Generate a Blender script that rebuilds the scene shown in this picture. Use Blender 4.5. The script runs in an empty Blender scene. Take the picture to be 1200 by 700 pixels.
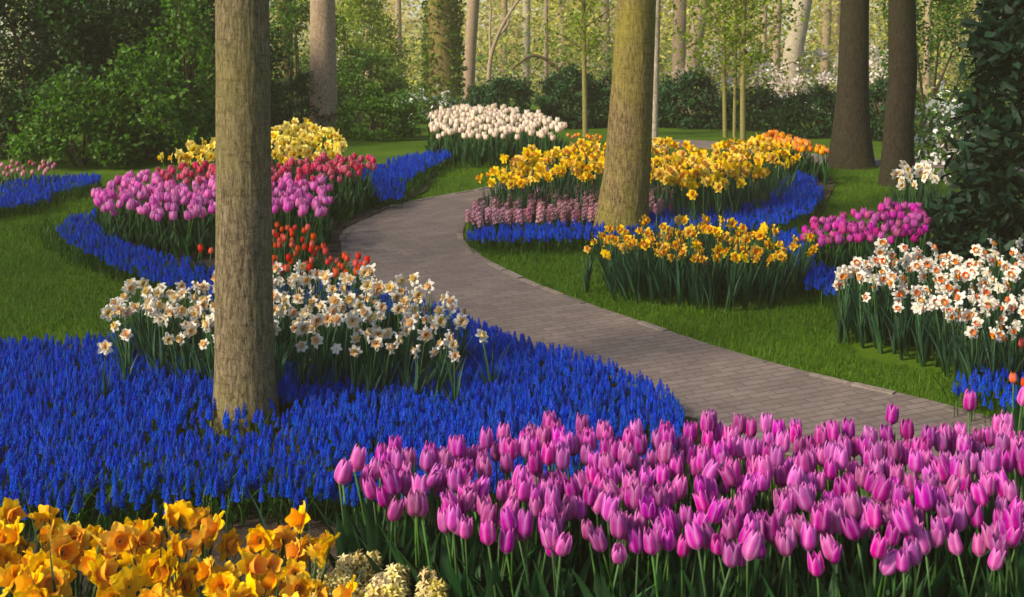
import bpy, bmesh, math, random
import numpy as np
from mathutils import Vector, Matrix
random.seed(7); RNG = np.random.default_rng(7)
S = bpy.context.scene; COL = S.collection
R = math.radians

# ---------------------------------------------------------------- camera, sky, sun, exposure
H, F, YH = 1.92, 1500.0, 90.0          # eye height (m), focal length and horizon row of the 1200x700 picture
cam_d = bpy.data.cameras.new('camera'); cam = bpy.data.objects.new('camera', cam_d); COL.objects.link(cam)
cam.location = (0, 0, H); cam.rotation_euler = (R(90), 0, 0)
cam_d.sensor_width = 36; cam_d.lens = 36 * F / 1200; cam_d.shift_y = -(350 - YH) / 1200
cam_d.clip_start = .05; cam_d.clip_end = 1000
cam_d.dof.use_dof = True; cam_d.dof.focus_distance = 5.6; cam_d.dof.aperture_fstop = 10
S.camera = cam
SUN_AZ, SUN_EL = -122.0, 36.0           # degrees from straight ahead (left is minus) and above the horizon
W = bpy.data.worlds.new('World'); S.world = W; W.use_nodes = True
wn = W.node_tree; sky = wn.nodes.new('ShaderNodeTexSky'); sky.sky_type = 'NISHITA'; sky.sun_disc = False
sky.sun_elevation = R(SUN_EL); sky.sun_rotation = R(SUN_AZ); sky.dust_density = 1.5
wn.links.new(sky.outputs[0], wn.nodes['Background'].inputs[0]); wn.nodes['Background'].inputs[1].default_value = .11
sd = bpy.data.lights.new('sun', 'SUN'); sun = bpy.data.objects.new('sun', sd); COL.objects.link(sun)
sd.energy = 4.5; sd.angle = R(12.0); sd.color = (1, .86, .66)
sdir = Vector((math.sin(R(SUN_AZ)) * math.cos(R(SUN_EL)), math.cos(R(SUN_AZ)) * math.cos(R(SUN_EL)), math.sin(R(SUN_EL))))
sun.rotation_euler = (-sdir).to_track_quat('-Z', 'Y').to_euler()
S.view_settings.view_transform = 'Standard'; S.view_settings.look = 'None'
S.view_settings.exposure = 0.65; S.view_settings.gamma = 1
S.render.engine = 'CYCLES'
S.cycles.use_denoising = True; S.cycles.max_bounces = 8; S.cycles.diffuse_bounces = 4; S.cycles.transmission_bounces = 4
S.cycles.volume_bounces = 0; S.cycles.sample_clamp_indirect = 6; S.cycles.use_adaptive_sampling = True
S.cycles.adaptive_threshold = .02

# ---------------------------------------------------------------- terrain and projection
def gz(y):                              # the garden rises gently away from the path and levels out beyond the beds
    y = np.asarray(y, float)
    return np.where(y < 11, .0973 * y, .0973 * (11 + 2 * (1 - np.exp(-np.maximum(y - 11, 0) / 2))))
def G(px, py, h=0.0):                   # where a point h above the ground, seen at this pixel, stands
    lo, hi = 1.0, 200.0
    for _ in range(60):
        m = (lo + hi) / 2
        if YH + F * (H - h - float(gz(m))) / m > py: lo = m
        else: hi = m
    return np.array([(px - 600) / F * lo, lo])
def P(px, py, Y): return np.array([(px - 600) / F * Y, Y, H - (py - YH) / F * Y])
def wpoly(poly, h=0.0): return np.array([G(x, y, h) for x, y in poly])
def inside(pts, poly):
    x, y = pts[:, 0], pts[:, 1]; r = np.zeros(len(pts), bool); n = len(poly); j = n - 1
    for i in range(n):
        xi, yi = poly[i]; xj, yj = poly[j]
        c = ((yi > y) != (yj > y)) & (x < (xj - xi) * (y - yi) / (yj - yi + 1e-12) + xi); r ^= c; j = i
    return r
def smooth(pts, k=6):
    p = [np.array(q, float) for q in pts]; p = [2 * p[0] - p[1]] + p + [2 * p[-1] - p[-2]]; out = []
    for i in range(1, len(p) - 2):
        for t in np.linspace(0, 1, k, endpoint=False):
            a, b, c, d = p[i-1], p[i], p[i+1], p[i+2]
            out.append(.5 * (2*b + (c-a)*t + (2*a-5*b+4*c-d)*t*t + (3*b-a-3*c+d)*t**3))
    return out + [p[-2]]
def darts(poly, gap, most=100000):      # spread points through a world polygon, no two closer than gap
    mn, mx = poly.min(0), poly.max(0); pts = np.zeros((0, 2)); area = np.prod(mx - mn)
    for q in RNG.uniform(mn, mx, (int(area / gap**2 * 24) + 50, 2)):
        if len(pts) >= most: break
        if inside(q[None], poly)[0] and (len(pts) == 0 or ((pts - q)**2).sum(1).min() > gap * gap): pts = np.vstack([pts, q])
    return pts
def spread(poly, per_m2):
    mn, mx = poly.min(0), poly.max(0); n = int(np.prod(mx - mn) * per_m2)
    q = RNG.uniform(mn, mx, (n, 2)); return q[inside(q, poly)]

# ---------------------------------------------------------------- geometry kit: verts, triangles, material slot, (pv, pu, rv) per vertex
class Geo:
    def __init__(s, V, T, A=None, M=None):
        s.V = np.asarray(V, float); s.T = np.asarray(T, int).reshape(-1, 3)
        s.A = np.zeros((len(s.V), 3)) if A is None else np.asarray(A, float)
        s.M = np.zeros(len(s.T), int) if M is None else np.asarray(M, int)
    def tf(s, m=None, loc=(0, 0, 0), sc=1.0):
        V = s.V * sc
        if m is not None: V = V @ np.array(m)[:3, :3].T
        return Geo(V + np.array(loc), s.T, s.A, s.M)
    def mat(s, i): return Geo(s.V, s.T, s.A, np.full(len(s.T), i))
    def rv(s, v): A = s.A.copy(); A[:, 2] = v; return Geo(s.V, s.T, A, s.M)
def join(gs):
    V, T, A, M, o = [], [], [], [], 0
    for g in gs: V.append(g.V); T.append(g.T + o); A.append(g.A); M.append(g.M); o += len(g.V)
    return Geo(np.vstack(V), np.vstack(T), np.vstack(A), np.concatenate(M))
def scatter(g, pos, rot, sc, rv=None):  # many copies of g baked into one sheet of triangles
    n = len(pos); k = len(g.V); sc = np.broadcast_to(np.asarray(sc, float), (n,))
    V = np.einsum('nij,kj->nki', rot, g.V) * sc[:, None, None] + pos[:, None, :]
    T = (g.T[None] + (np.arange(n) * k)[:, None, None]).reshape(-1, 3)
    A = np.tile(g.A, (n, 1)); A[:, 2] = np.repeat(RNG.random(n) if rv is None else rv, k)
    return Geo(V.reshape(-1, 3), T, A, np.tile(g.M, n))
def grid(nu, nv, f, closed=False):      # f(u, v) -> xyz arrays, u across, v along
    u, v = np.meshgrid(np.linspace(-1, 1, nu), np.linspace(0, 1, nv)); x, y, z = f(u, v)
    V = np.stack([x, y, z], -1).reshape(-1, 3); T = []
    for j in range(nv - 1):
        for i in range(nu - 1):
            a = j * nu + i; T += [(a, a+1, a+nu+1), (a, a+nu+1, a+nu)]
    return Geo(V, T, np.stack([v, np.abs(u), u * 0], -1).reshape(-1, 3))
def tube(pts, rad, seg=6):
    pts = np.array(pts, float); n = len(pts); rad = np.broadcast_to(rad, (n,)); V = []; A = []; T = []
    for i in range(n):
        d = pts[min(i+1, n-1)] - pts[max(i-1, 0)]; d /= np.linalg.norm(d) + 1e-9
        a = np.cross(d, (1, 0, 0) if abs(d[0]) < .8 else (0, 1, 0)); a /= np.linalg.norm(a); b = np.cross(d, a)
        for k in range(seg):
            t = 2 * math.pi * k / seg; V.append(pts[i] + rad[i] * (a * math.cos(t) + b * math.sin(t))); A.append((i / (n-1), 0, 0))
    for i in range(n - 1):
        for k in range(seg):
            a, b = i * seg + k, i * seg + (k + 1) % seg; T += [(a, b, b + seg), (a, b + seg, a + seg)]
    for k in range(1, seg - 1): T.append(((n-1) * seg, (n-1) * seg + k, (n-1) * seg + k + 1))
    return Geo(V, T, A)
def rotz(a): c, s = math.cos(a), math.sin(a); return np.array([[c, -s, 0], [s, c, 0], [0, 0, 1]])
def rotx(a): c, s = math.cos(a), math.sin(a); return np.array([[1, 0, 0], [0, c, -s], [0, s, c]])
def roty(a): c, s = math.cos(a), math.sin(a); return np.array([[c, 0, s], [0, 1, 0], [-s, 0, c]])
def rand_rot(n, up=None):               # random orientations; up = how strongly the leaf face (local z) keeps to the sky
    q = RNG.normal(size=(n, 4)); q /= np.linalg.norm(q, axis=1)[:, None]; w, x, y, z = q.T
    Rm = np.stack([1-2*(y*y+z*z), 2*(x*y-z*w), 2*(x*z+y*w), 2*(x*y+z*w), 1-2*(x*x+z*z), 2*(y*z-x*w), 2*(x*z-y*w), 2*(y*z+x*w), 1-2*(x*x+y*y)], -1).reshape(n, 3, 3)
    if up is None: return Rm
    zz = Rm[:, :, 2] + np.array([0, -.25 * up, up]); zz /= np.linalg.norm(zz, axis=1)[:, None]
    xx = np.cross(Rm[:, :, 1], zz); xx /= np.linalg.norm(xx, axis=1)[:, None] + 1e-9; yy = np.cross(zz, xx)
    return np.stack([xx, yy, zz], -1)
def yaw_rot(yaw, tilt_x=0, tilt_y=0):
    n = len(yaw); c, s = np.cos(yaw), np.sin(yaw); o, i = np.zeros(n), np.ones(n)
    Z = np.stack([c, -s, o, s, c, o, o, o, i], -1).reshape(n, 3, 3)
    c, s = np.cos(np.broadcast_to(tilt_x, n)), np.sin(np.broadcast_to(tilt_x, n))
    X = np.stack([i, o, o, o, c, -s, o, s, c], -1).reshape(n, 3, 3)
    return Z @ X
def mesh(name, g, mats, sm=True):
    me = bpy.data.meshes.new(name); n, k = len(g.V), len(g.T)
    me.vertices.add(n); me.vertices.foreach_set('co', g.V.astype(np.float32).ravel())
    me.loops.add(k * 3); me.loops.foreach_set('vertex_index', g.T.astype(np.int32).ravel())
    me.polygons.add(k); me.polygons.foreach_set('loop_start', (np.arange(k) * 3).astype(np.int32))
    me.polygons.foreach_set('loop_total', np.full(k, 3, np.int32))
    for m in (mats if isinstance(mats, (list, tuple)) else [mats]): me.materials.append(m)
    me.polygons.foreach_set('material_index', g.M.astype(np.int32)); me.polygons.foreach_set('use_smooth', np.full(k, sm))
    for i, a in enumerate(('pv', 'pu', 'rv')):
        at = me.attributes.new(a, 'FLOAT', 'POINT'); at.data.foreach_set('value', g.A[:, i].astype(np.float32))
    me.update(calc_edges=True); return me
def ob(name, me, parent=None, loc=(0, 0, 0), rot=(0, 0, 0), sc=1.0):
    o = bpy.data.objects.new(name, me); COL.objects.link(o); o.location = loc; o.rotation_euler = rot
    o.scale = (sc, sc, sc) if np.isscalar(sc) else sc
    if parent: o.parent = parent
    return o
def tag(o, label=None, cat=None, group=None, kind=None):
    for k, v in (('label', label), ('category', cat), ('group', group), ('kind', kind)):
        if v: o[k] = v
    return o

# ---------------------------------------------------------------- materials
class NT:
    def __init__(s, name):
        s.m = bpy.data.materials.new(name); s.m.use_nodes = True; s.t = s.m.node_tree; s.t.nodes.clear()
        s.out = s.n('ShaderNodeOutputMaterial')
    def n(s, t, **k):
        d = s.t.nodes.new(t)
        for a, b in k.items():
            if hasattr(d, a) and a not in ('color',): setattr(d, a, b)
            else: d.inputs[a].default_value = b
        return d
    def l(s, a, b): s.t.links.new(a, b)
    def attr(s, a): return s.n('ShaderNodeAttribute', attribute_name=a).outputs['Fac']
    def ramp(s, fac, stops, interp='LINEAR'):
        r = s.n('ShaderNodeValToRGB'); r.color_ramp.interpolation = interp; e = r.color_ramp.elements
        while len(e) < len(stops): e.new(.5)
        for x, (p, c) in zip(e, stops): x.position = p; x.color = (*c, 1) if len(c) == 3 else c
        s.l(fac, r.inputs[0]); return r.outputs[0]
    def mix(s, fac, a, b, mode='MIX'):
        m = s.n('ShaderNodeMix', data_type='RGBA', blend_type=mode)
        for v, i in ((fac, 0), (a, 6), (b, 7)):
            if isinstance(v, (int, float)): m.inputs[i].default_value = v
            elif isinstance(v, tuple): m.inputs[i].default_value = (*v, 1)
            else: s.l(v, m.inputs[i])
        return m.outputs[2]
    def math(s, op, a, b=0.0):
        m = s.n('ShaderNodeMath', operation=op)
        for i, v in enumerate((a, b)):
            if isinstance(v, (int, float)): m.inputs[i].default_value = v
            else: s.l(v, m.inputs[i])
        return m.outputs[0]
    def noise(s, scale, detail=4, vec=None, rough=.55, dist=0.0, stretch=None):
        x = s.n('ShaderNodeTexNoise'); x.inputs['Scale'].default_value = scale; x.inputs['Detail'].default_value = detail
        x.inputs['Roughness'].default_value = rough; x.inputs['Distortion'].default_value = dist
        v = vec or s.n('ShaderNodeTexCoord').outputs['Object']
        if stretch:
            mp = s.n('ShaderNodeMapping'); mp.inputs['Scale'].default_value = stretch; s.l(v, mp.inputs[0]); v = mp.outputs[0]
        s.l(v, x.inputs['Vector']); return x.outputs[0]
    def rnd(s):                          # per-flower variation: the object's own number plus the baked one
        return s.math('FRACT', s.math('ADD', s.n('ShaderNodeObjectInfo').outputs['Random'], s.attr('rv')))
    def vary(s, col, hue=.02, sat=.2, val=.35):
        h = s.n('ShaderNodeHueSaturation'); r = s.rnd(); s.l(col, h.inputs['Color'])
        s.l(s.math('ADD', .5 - hue, s.math('MULTIPLY', r, 2 * hue)), h.inputs['Hue'])
        r2 = s.math('FRACT', s.math('MULTIPLY', r, 7.31)); r3 = s.math('FRACT', s.math('MULTIPLY', r, 13.7))
        s.l(s.math('ADD', 1 - sat, s.math('MULTIPLY', r2, 2 * sat)), h.inputs['Saturation'])
        s.l(s.math('ADD', 1 - val, s.math('MULTIPLY', r3, 2 * val)), h.inputs['Value']); return h.outputs[0]
    def thin(s, col, transl, rough=.5, spec=.12, tcol=None, bump=None):   # petal or leaf: gloss on top, light let through
        p = s.n('ShaderNodeBsdfPrincipled'); s.l(col, p.inputs['Base Color']); p.inputs['Roughness'].default_value = rough
        p.inputs['Specular IOR Level'].default_value = spec
        t = s.n('ShaderNodeBsdfTranslucent'); s.l(tcol or col, t.inputs[0]); m = s.n('ShaderNodeMixShader'); m.inputs[0].default_value = transl
        s.l(p.outputs[0], m.inputs[1]); s.l(t.outputs[0], m.inputs[2]); s.l(m.outputs[0], s.out.inputs[0])
        if bump: s.l(bump, p.inputs['Normal'])
        return s.m
    def solid(s, col, rough=.8, spec=.3, bump=None):
        p = s.n('ShaderNodeBsdfPrincipled'); p.inputs['Roughness'].default_value = rough; p.inputs['Specular IOR Level'].default_value = spec
        if isinstance(col, tuple): p.inputs['Base Color'].default_value = (*col, 1)
        else: s.l(col, p.inputs['Base Color'])
        if bump: s.l(bump, p.inputs['Normal'])
        s.l(p.outputs[0], s.out.inputs[0]); return s.m
    def bump(s, h, strength=.5, dist=.01):
        b = s.n('ShaderNodeBump'); b.inputs['Strength'].default_value = strength; b.inputs['Distance'].default_value = dist
        s.l(h, b.inputs['Height']); return b.outputs[0]
def petal(name, stops, edge=None, edge_amt=.6, transl=.35, hue=.012, sat=.12, val=.22, rough=.45):
    t = NT(name); c = t.ramp(t.attr('pv'), stops)
    if edge: c = t.mix(t.math('MULTIPLY', t.math('POWER', t.attr('pu'), 1.6), edge_amt), c, edge)
    f = t.noise(260, 3, stretch=(1, 1, .12)); c = t.mix(.35, c, t.ramp(f, [(.3, (.55, .55, .55)), (.7, (1, 1, 1))]), 'MULTIPLY')
    return t.thin(t.vary(c, hue, sat, val), transl, rough)
def leafm(name, a, b, transl=.3, rough=.5, spec=.13, hue=.02, sat=.15, val=.4, base=None):
    t = NT(name); c = t.ramp(t.rnd(), [(0, a), (1, b)])
    if base: c = t.mix(t.ramp(t.attr('pv'), [(0, (1, 1, 1)), (.35, (0, 0, 0))]), c, base)
    return t.thin(t.vary(c, hue, sat, val), transl, rough, spec)
M = {}
M['pink'] = petal('pink_petal', [(0, (.55, .34, .45)), (.12, (.52, .02, .32)), (.6, (.41, .011, .3)), (1, (.6, .095, .48))], (.76, .33, .65), .6, hue=.022, val=.28)
M['lilac'] = petal('lilac_petal', [(0, (.75, .5, .65)), (.2, (.7, .06, .42)), (1, (.76, .2, .56))], (.85, .4, .68), .6)
M['redwhite'] = petal('red_petal', [(0, (.8, .5, .5)), (.2, (.5, .004, .06)), (.85, (.55, .006, .085)), (1, (.82, .4, .46))], (.86, .42, .5), .4)
M['red'] = petal('scarlet_petal', [(0, (.75, .25, .05)), (.25, (.7, .05, .02)), (1, (.72, .07, .03))], (.8, .15, .06), .5)
M['magenta'] = petal('magenta_petal', [(0, (.6, .3, .5)), (.2, (.48, .02, .26)), (1, (.52, .05, .34))], (.62, .15, .46), .5, hue=.03)
M['cream'] = petal('cream_petal', [(0, (.7, .75, .4)), (.25, (.84, .64, .48)), (1, (.86, .74, .6))], (.88, .79, .68), .5, val=.1)
M['orange_tulip'] = petal('orange_petal', [(0, (.8, .5, .05)), (.3, (.75, .2, .02)), (1, (.8, .3, .03))], (.85, .5, .05), .6, hue=.02)
M['dusky'] = petal('dusky_petal', [(0, (.42, .16, .24)), (1, (.6, .33, .4))], hue=.03, sat=.25, val=.35)
M['paleyellow'] = petal('pale_yellow_petal', [(0, (.45, .3, .08)), (.5, (.76, .66, .22)), (1, (.82, .76, .42))], hue=.015, sat=.3, val=.3)
M['pinkish'] = petal('soft_pink_petal', [(0, (.5, .12, .16)), (1, (.6, .26, .3))], hue=.03, sat=.3, val=.3)
M['white'] = petal('white_petal', [(0, (.8, .76, .42)), (.3, (.84, .8, .68)), (1, (.87, .85, .78))], hue=.01, sat=.25, val=.08)
M['peach'] = petal('peach_corona', [(0, (.75, .36, .05)), (.6, (.84, .58, .24)), (1, (.86, .66, .36))], hue=.02, val=.15)
M['orange'] = petal('orange_corona', [(0, (.6, .12, .01)), (.5, (.78, .2, .02)), (1, (.82, .22, .02))], hue=.02, val=.15)
M['gold'] = petal('golden_petal', [(0, (.75, .5, .01)), (.3, (.86, .56, .006)), (1, (.88, .62, .012))], hue=.012, val=.12)
M['goldcup'] = petal('golden_corona', [(0, (.75, .4, .005)), (1, (.86, .5, .008))], hue=.015, val=.15)
M['deepgold'] = petal('deep_gold_petal', [(0, (.75, .38, .005)), (.4, (.86, .5, .006)), (1, (.89, .6, .006))], hue=.012, sat=.05, val=.12)
M['orangecup'] = petal('frilled_orange_corona', [(0, (.75, .2, .002)), (.6, (.86, .36, .002)), (1, (.88, .44, .003))], hue=.01, sat=.04, val=.12)
M['lemon'] = petal('lemon_petal', [(0, (.78, .6, .05)), (1, (.87, .74, .16))], hue=.012, val=.12)
M['lemoncup'] = petal('lemon_corona', [(0, (.7, .42, .01)), (1, (.84, .55, .02))], hue=.012, val=.12)
M['blue'] = petal('grape_blue_floret', [(0, (.001, .085, .66)), (1, (.001, .045, .52))], transl=.25, hue=.008, sat=.04, val=.3)
M['tleaf'] = leafm('tulip_leaf', (.014, .05, .018), (.03, .085, .026), base=(.04, .1, .02))
M['dleaf'] = leafm('daffodil_leaf', (.018, .058, .03), (.045, .11, .055), base=(.04, .1, .02))
M['mleaf'] = leafm('grape_hyacinth_leaf', (.016, .055, .006), (.036, .1, .01))
M['stem'] = leafm('flower_stem', (.035, .09, .018), (.06, .13, .03), transl=.15)
M['grass'] = leafm('grass_blade', (.05, .105, .004), (.095, .165, .006), transl=.35, hue=.015, val=.3)
t = NT('mown_grass'); co = t.n('ShaderNodeTexCoord').outputs['Object']
c = t.ramp(t.rnd(), [(0, (.05, .122, .005)), (1, (.094, .19, .007))]); c = t.mix(.75, c, t.ramp(t.noise(1.3, 5, co, .65, .5), [(.3, (.5, .62, .5)), (.5, (.9, .95, .9)), (.7, (1.25, 1.1, 1))]), 'MULTIPLY')
M['grass'] = t.thin(t.vary(c, .015, .15, .25), .35)
M['yew'] = leafm('evergreen_leaf', (.01, .034, .007), (.03, .085, .01), transl=.25, spec=.2)
M['bush'] = leafm('bright_leaf', (.03, .1, .006), (.1, .22, .01), transl=.45, spec=.25)
M['rhodo'] = leafm('rhododendron_leaf', (.006, .02, .011), (.015, .042, .018), transl=.08, rough=.5, spec=.12)
M['rhodo_far'] = leafm('hedge_leaf', (.012, .045, .018), (.035, .09, .026), transl=.2, spec=.12)
M['spring'] = leafm('spring_leaf', (.16, .25, .02), (.28, .36, .035), transl=.55)
M['woods'] = leafm('woodland_leaf', (.4, .43, .06), (.66, .6, .16), transl=.5, hue=.03, spec=.1)  # paler than real leaves: the bright background glow is put into the colour
M['woods_peach'] = leafm('copper_leaf', (.45, .32, .14), (.55, .42, .22), transl=.5, hue=.02)
M['ivy'] = leafm('ivy_leaf', (.07, .13, .015), (.14, .22, .025), transl=.35)
M['blossom'] = leafm('white_blossom', (.72, .62, .56), (.82, .76, .7), transl=.35, sat=.3, val=.1)
M['whiteblossom'] = leafm('magnolia_blossom', (.78, .78, .76), (.85, .85, .84), transl=.35, sat=.2, val=.08)
def bark(name, a, b, moss, moss_amt, ridge=90, strength=.9):
    t = NT(name); co = t.n('ShaderNodeTexCoord').outputs['Object']
    f = t.math('ADD', t.math('MULTIPLY', t.noise(ridge, 6, co, .7, .4, (1, 1, .22)), .6), t.math('MULTIPLY', t.noise(ridge * 2.6, 5, co, .7, .2, (1, 1, .4)), .4)); c = t.ramp(f, [(.4, a), (.51, tuple(.7 * x for x in b)), (.62, b)])
    k = t.noise(3.2, 5, co, .6, .3, (1, 1, .5)); c = t.mix(t.math('MULTIPLY', t.ramp(k, [(.38, (0, 0, 0)), (.66, (1, 1, 1))]), moss_amt), c, moss)
    c = t.mix(.8, c, t.ramp(f, [(.34, (.35, .33, .3)), (.6, (1, 1, 1))]), 'MULTIPLY')
    d = t.noise(26, 3, co, .6, .2, (.5, .5, 2.4)); c = t.mix(.7, c, t.ramp(d, [(.28, (.45, .42, .4)), (.46, (1, 1, 1))]), 'MULTIPLY')
    return t.solid(c, .9, .15, t.bump(f, strength, .012))
M['bark'] = bark('furrowed_bark', (.08, .062, .036), (.28, .22, .13), (.23, .21, .06), .65, 85, .8)
M['bark_moss'] = bark('mossy_bark', (.06, .045, .02), (.3, .22, .1), (.26, .24, .03), .85, 75, 1.0)
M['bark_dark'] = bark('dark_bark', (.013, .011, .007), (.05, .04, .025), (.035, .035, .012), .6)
M['bark_tan'] = bark('tan_bark', (.3, .21, .14), (.52, .39, .28), (.36, .29, .15), .4)
M['bark_pale'] = bark('pale_bark', (.4, .33, .24), (.62, .54, .42), (.4, .36, .2), .4)
M['bark_thin'] = bark('sapling_bark', (.2, .17, .06), (.36, .31, .12), (.28, .28, .06), .6, 200)
M['twig'] = bark('twig_bark', (.07, .05, .03), (.16, .12, .07), (.1, .1, .04), .4, 150)
t = NT('lawn_turf'); co = t.n('ShaderNodeTexCoord').outputs['Object']
c = t.ramp(t.noise(1.1, 5, co, .6), [(.35, (.045, .1, .004)), (.65, (.08, .155, .006))])
c = t.mix(.5, c, t.ramp(t.noise(45, 4, co, .7), [(.3, (.4, .4, .4)), (.7, (1, 1, 1))]), 'MULTIPLY')
M['lawn'] = t.solid(c, .9, .1, t.bump(t.noise(160, 3, co), .6, .02))
t = NT('dark_soil'); co = t.n('ShaderNodeTexCoord').outputs['Object']
c = t.ramp(t.noise(14, 8, co, .7), [(.3, (.025, .017, .011)), (.7, (.1, .075, .055))])
M['soil'] = t.solid(c, .95, .1, t.bump(t.noise(35, 8, co, .7), 1, .03))
t = NT('brick_paving'); co = t.n('ShaderNodeTexCoord').outputs['Object']
mp = t.n('ShaderNodeMapping'); mp.inputs['Rotation'].default_value = (0, 0, R(-24)); t.l(co, mp.inputs[0])
wv = t.mix(.012, mp.outputs[0], t.n('ShaderNodeTexNoise', Scale=1.5).outputs[1], 'ADD')
b = t.n('ShaderNodeTexBrick'); t.l(wv, b.inputs['Vector'])
for k, v in (('Scale', 1.0), ('Brick Width', .13), ('Row Height', .048), ('Mortar Size', .004), ('Mortar Smooth', .3), ('Bias', 0.0)): b.inputs[k].default_value = v
b.inputs['Color1'].default_value = (.175, .14, .124, 1); b.inputs['Color2'].default_value = (.225, .185, .168, 1); b.inputs['Mortar'].default_value = (.13, .108, .098, 1)
c = t.mix(.6, b.outputs[0], t.ramp(t.noise(2.2, 6, co, .65, .6), [(.32, (.38, .36, .36)), (.66, (.95, .9, .84))]), 'MULTIPLY')
c = t.mix(.45, c, t.ramp(t.noise(70, 4, co, .7), [(.3, (.5, .5, .5)), (.7, (1, 1, 1))]), 'MULTIPLY')
hgt = t.math('ADD', t.math('MULTIPLY', b.outputs[1], -1.0), t.math('MULTIPLY', t.noise(60, 4, co), .5))
M['paving'] = t.solid(c, .8, .3, t.bump(hgt, .6, .006))
t = NT('kerb_stone'); co = t.n('ShaderNodeTexCoord').outputs['Object']
c = t.ramp(t.noise(30, 6, co, .7), [(.3, (.09, .075, .06)), (.7, (.2, .17, .14))]); M['kerb'] = t.solid(t.vary(c, .01, .2, .3), .85, .3, t.bump(t.noise(60, 4, co), .5, .006))

# ---------------------------------------------------------------- ground sheets
def sheet(name, poly, dz, m, step=.3):
    bm = bmesh.new(); f = bm.faces.new([bm.verts.new((x, y, 0)) for x, y in poly])
    bmesh.ops.triangulate(bm, faces=[f]); ys = [p[1] for p in poly]
    for y in np.arange(min(ys) + step, min(max(ys), 24), step):
        bmesh.ops.bisect_plane(bm, geom=bm.verts[:] + bm.edges[:] + bm.faces[:], plane_co=(0, y, 0), plane_no=(0, 1, 0))
    for v in bm.verts: v.co.z = float(gz(v.co.y)) + dz
    bmesh.ops.recalc_face_normals(bm, faces=bm.faces[:])
    if bm.faces[0].normal.z < 0: bmesh.ops.reverse_faces(bm, faces=bm.faces[:])
    me = bpy.data.meshes.new(name); bm.to_mesh(me); bm.free(); me.materials.append(m); return tag(ob(name, me), kind='structure')
sheet('ground', [(-140, -1.5), (140, -1.5), (140, 260), (-140, 260)], 0, M['lawn'], .25)
left_px = [(1420, 700), (1100, 585), (940, 538), (810, 497), (700, 446), (600, 409), (540, 383), (480, 360), (430, 334), (403, 304), (398, 278), (422, 256), (465, 240), (520, 229), (572, 219), (640, 193), (720, 174), (790, 164.5), (870, 169), (950, 181), (1030, 187), (1160, 192), (1400, 200)]
right_px = [(1450, 560), (1200, 500), (1090, 470), (960, 440), (850, 410), (750, 377), (680, 353), (620, 329), (572, 305), (546, 285), (544, 268), (552, 252), (575, 238), (640, 214), (720, 189), (790, 174), (870, 179), (950, 192), (1030, 195), (1160, 200), (1400, 210)]
LP = np.array([G(*p) for p in smooth(left_px)]); RP = np.array([G(*p) for p in smooth(right_px)])
path_poly = np.vstack([LP, RP[::-1]])
sheet('path', path_poly, .004, M['paving'], .4)
def kerb(line, side):
    seg = np.linalg.norm(np.diff(line, axis=0), axis=1); s = np.concatenate([[0], np.cumsum(seg)]); gs = []; L = .2
    for k, a in enumerate(np.arange(.05, s[-1] - L, L + .012)):
        p = [np.array([np.interp(q, s, line[:, 0]), np.interp(q, s, line[:, 1])]) for q in (a, a + L)]
        if p[0][1] > 14 or p[0][1] < 3: continue
        d = (p[1] - p[0]) / (np.linalg.norm(p[1] - p[0]) + 1e-9); nrm = np.array([-d[1], d[0]]) * side
        w = .05; j = RNG.normal(0, .005, 4); hh = .006 + RNG.uniform(-.008, .006); V = []
        for e, zz in ((0, -.03), (0.006, hh)):
            for q, o in ((p[0] + d * e, e), (p[1] - d * e, e), (p[1] - d * e, w - e), (p[0] + d * e, w - e)):
                c = q + nrm * (o + j[0]); V.append((c[0], c[1], float(gz(c[1])) + zz))
        gs.append(Geo(V, [(4, 5, 6), (4, 6, 7), (0, 1, 5), (0, 5, 4), (1, 2, 6), (1, 6, 5), (2, 3, 7), (2, 7, 6), (3, 0, 4), (3, 4, 7)]).rv(RNG.random()))
    return join(gs)
tag(ob('kerb', mesh('kerb', join([kerb(RP, 1), kerb(LP, -1)]), M['kerb'], False)), kind='structure')

# ---------------------------------------------------------------- flower parts
def strap(L, w, lean, bend, seg=6, fold=.25, tip=.6, twist=0.0):
    # a leaf growing from the ground, leaning out along +X, its tip bending over
    a = np.linspace(0, 1, seg + 1); ang = lean + bend * a**1.6; dx = np.sin(ang) * L / seg; dz = np.cos(ang) * L / seg
    X = np.concatenate([[0], np.cumsum(dx[:-1])]); Z = np.concatenate([[0], np.cumsum(dz[:-1])])
    def f(u, v):
        wv = w / 2 * np.sin(np.clip(np.pi * (v * .93 + .07)**tip, 0, np.pi)) + 1e-4
        x0, z0 = np.interp(v, a, X), np.interp(v, a, Z); th = np.interp(v, a, ang); tw = twist * v
        side = u * wv; up = np.abs(u) * wv * fold
        return x0 - np.cos(th) * up + np.sin(tw) * side * .5, side * np.cos(tw), z0 + np.sin(th) * up
    return grid(3, seg + 1, f)
def stemgeo(h, r, lean, seg=6):
    y = lean * h; pts = [(0, y * t**2, h * t) for t in np.linspace(0, 1, seg)]
    return tube(pts, np.linspace(r * 1.15, r * .85, seg), 5), pts[-1]
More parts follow.
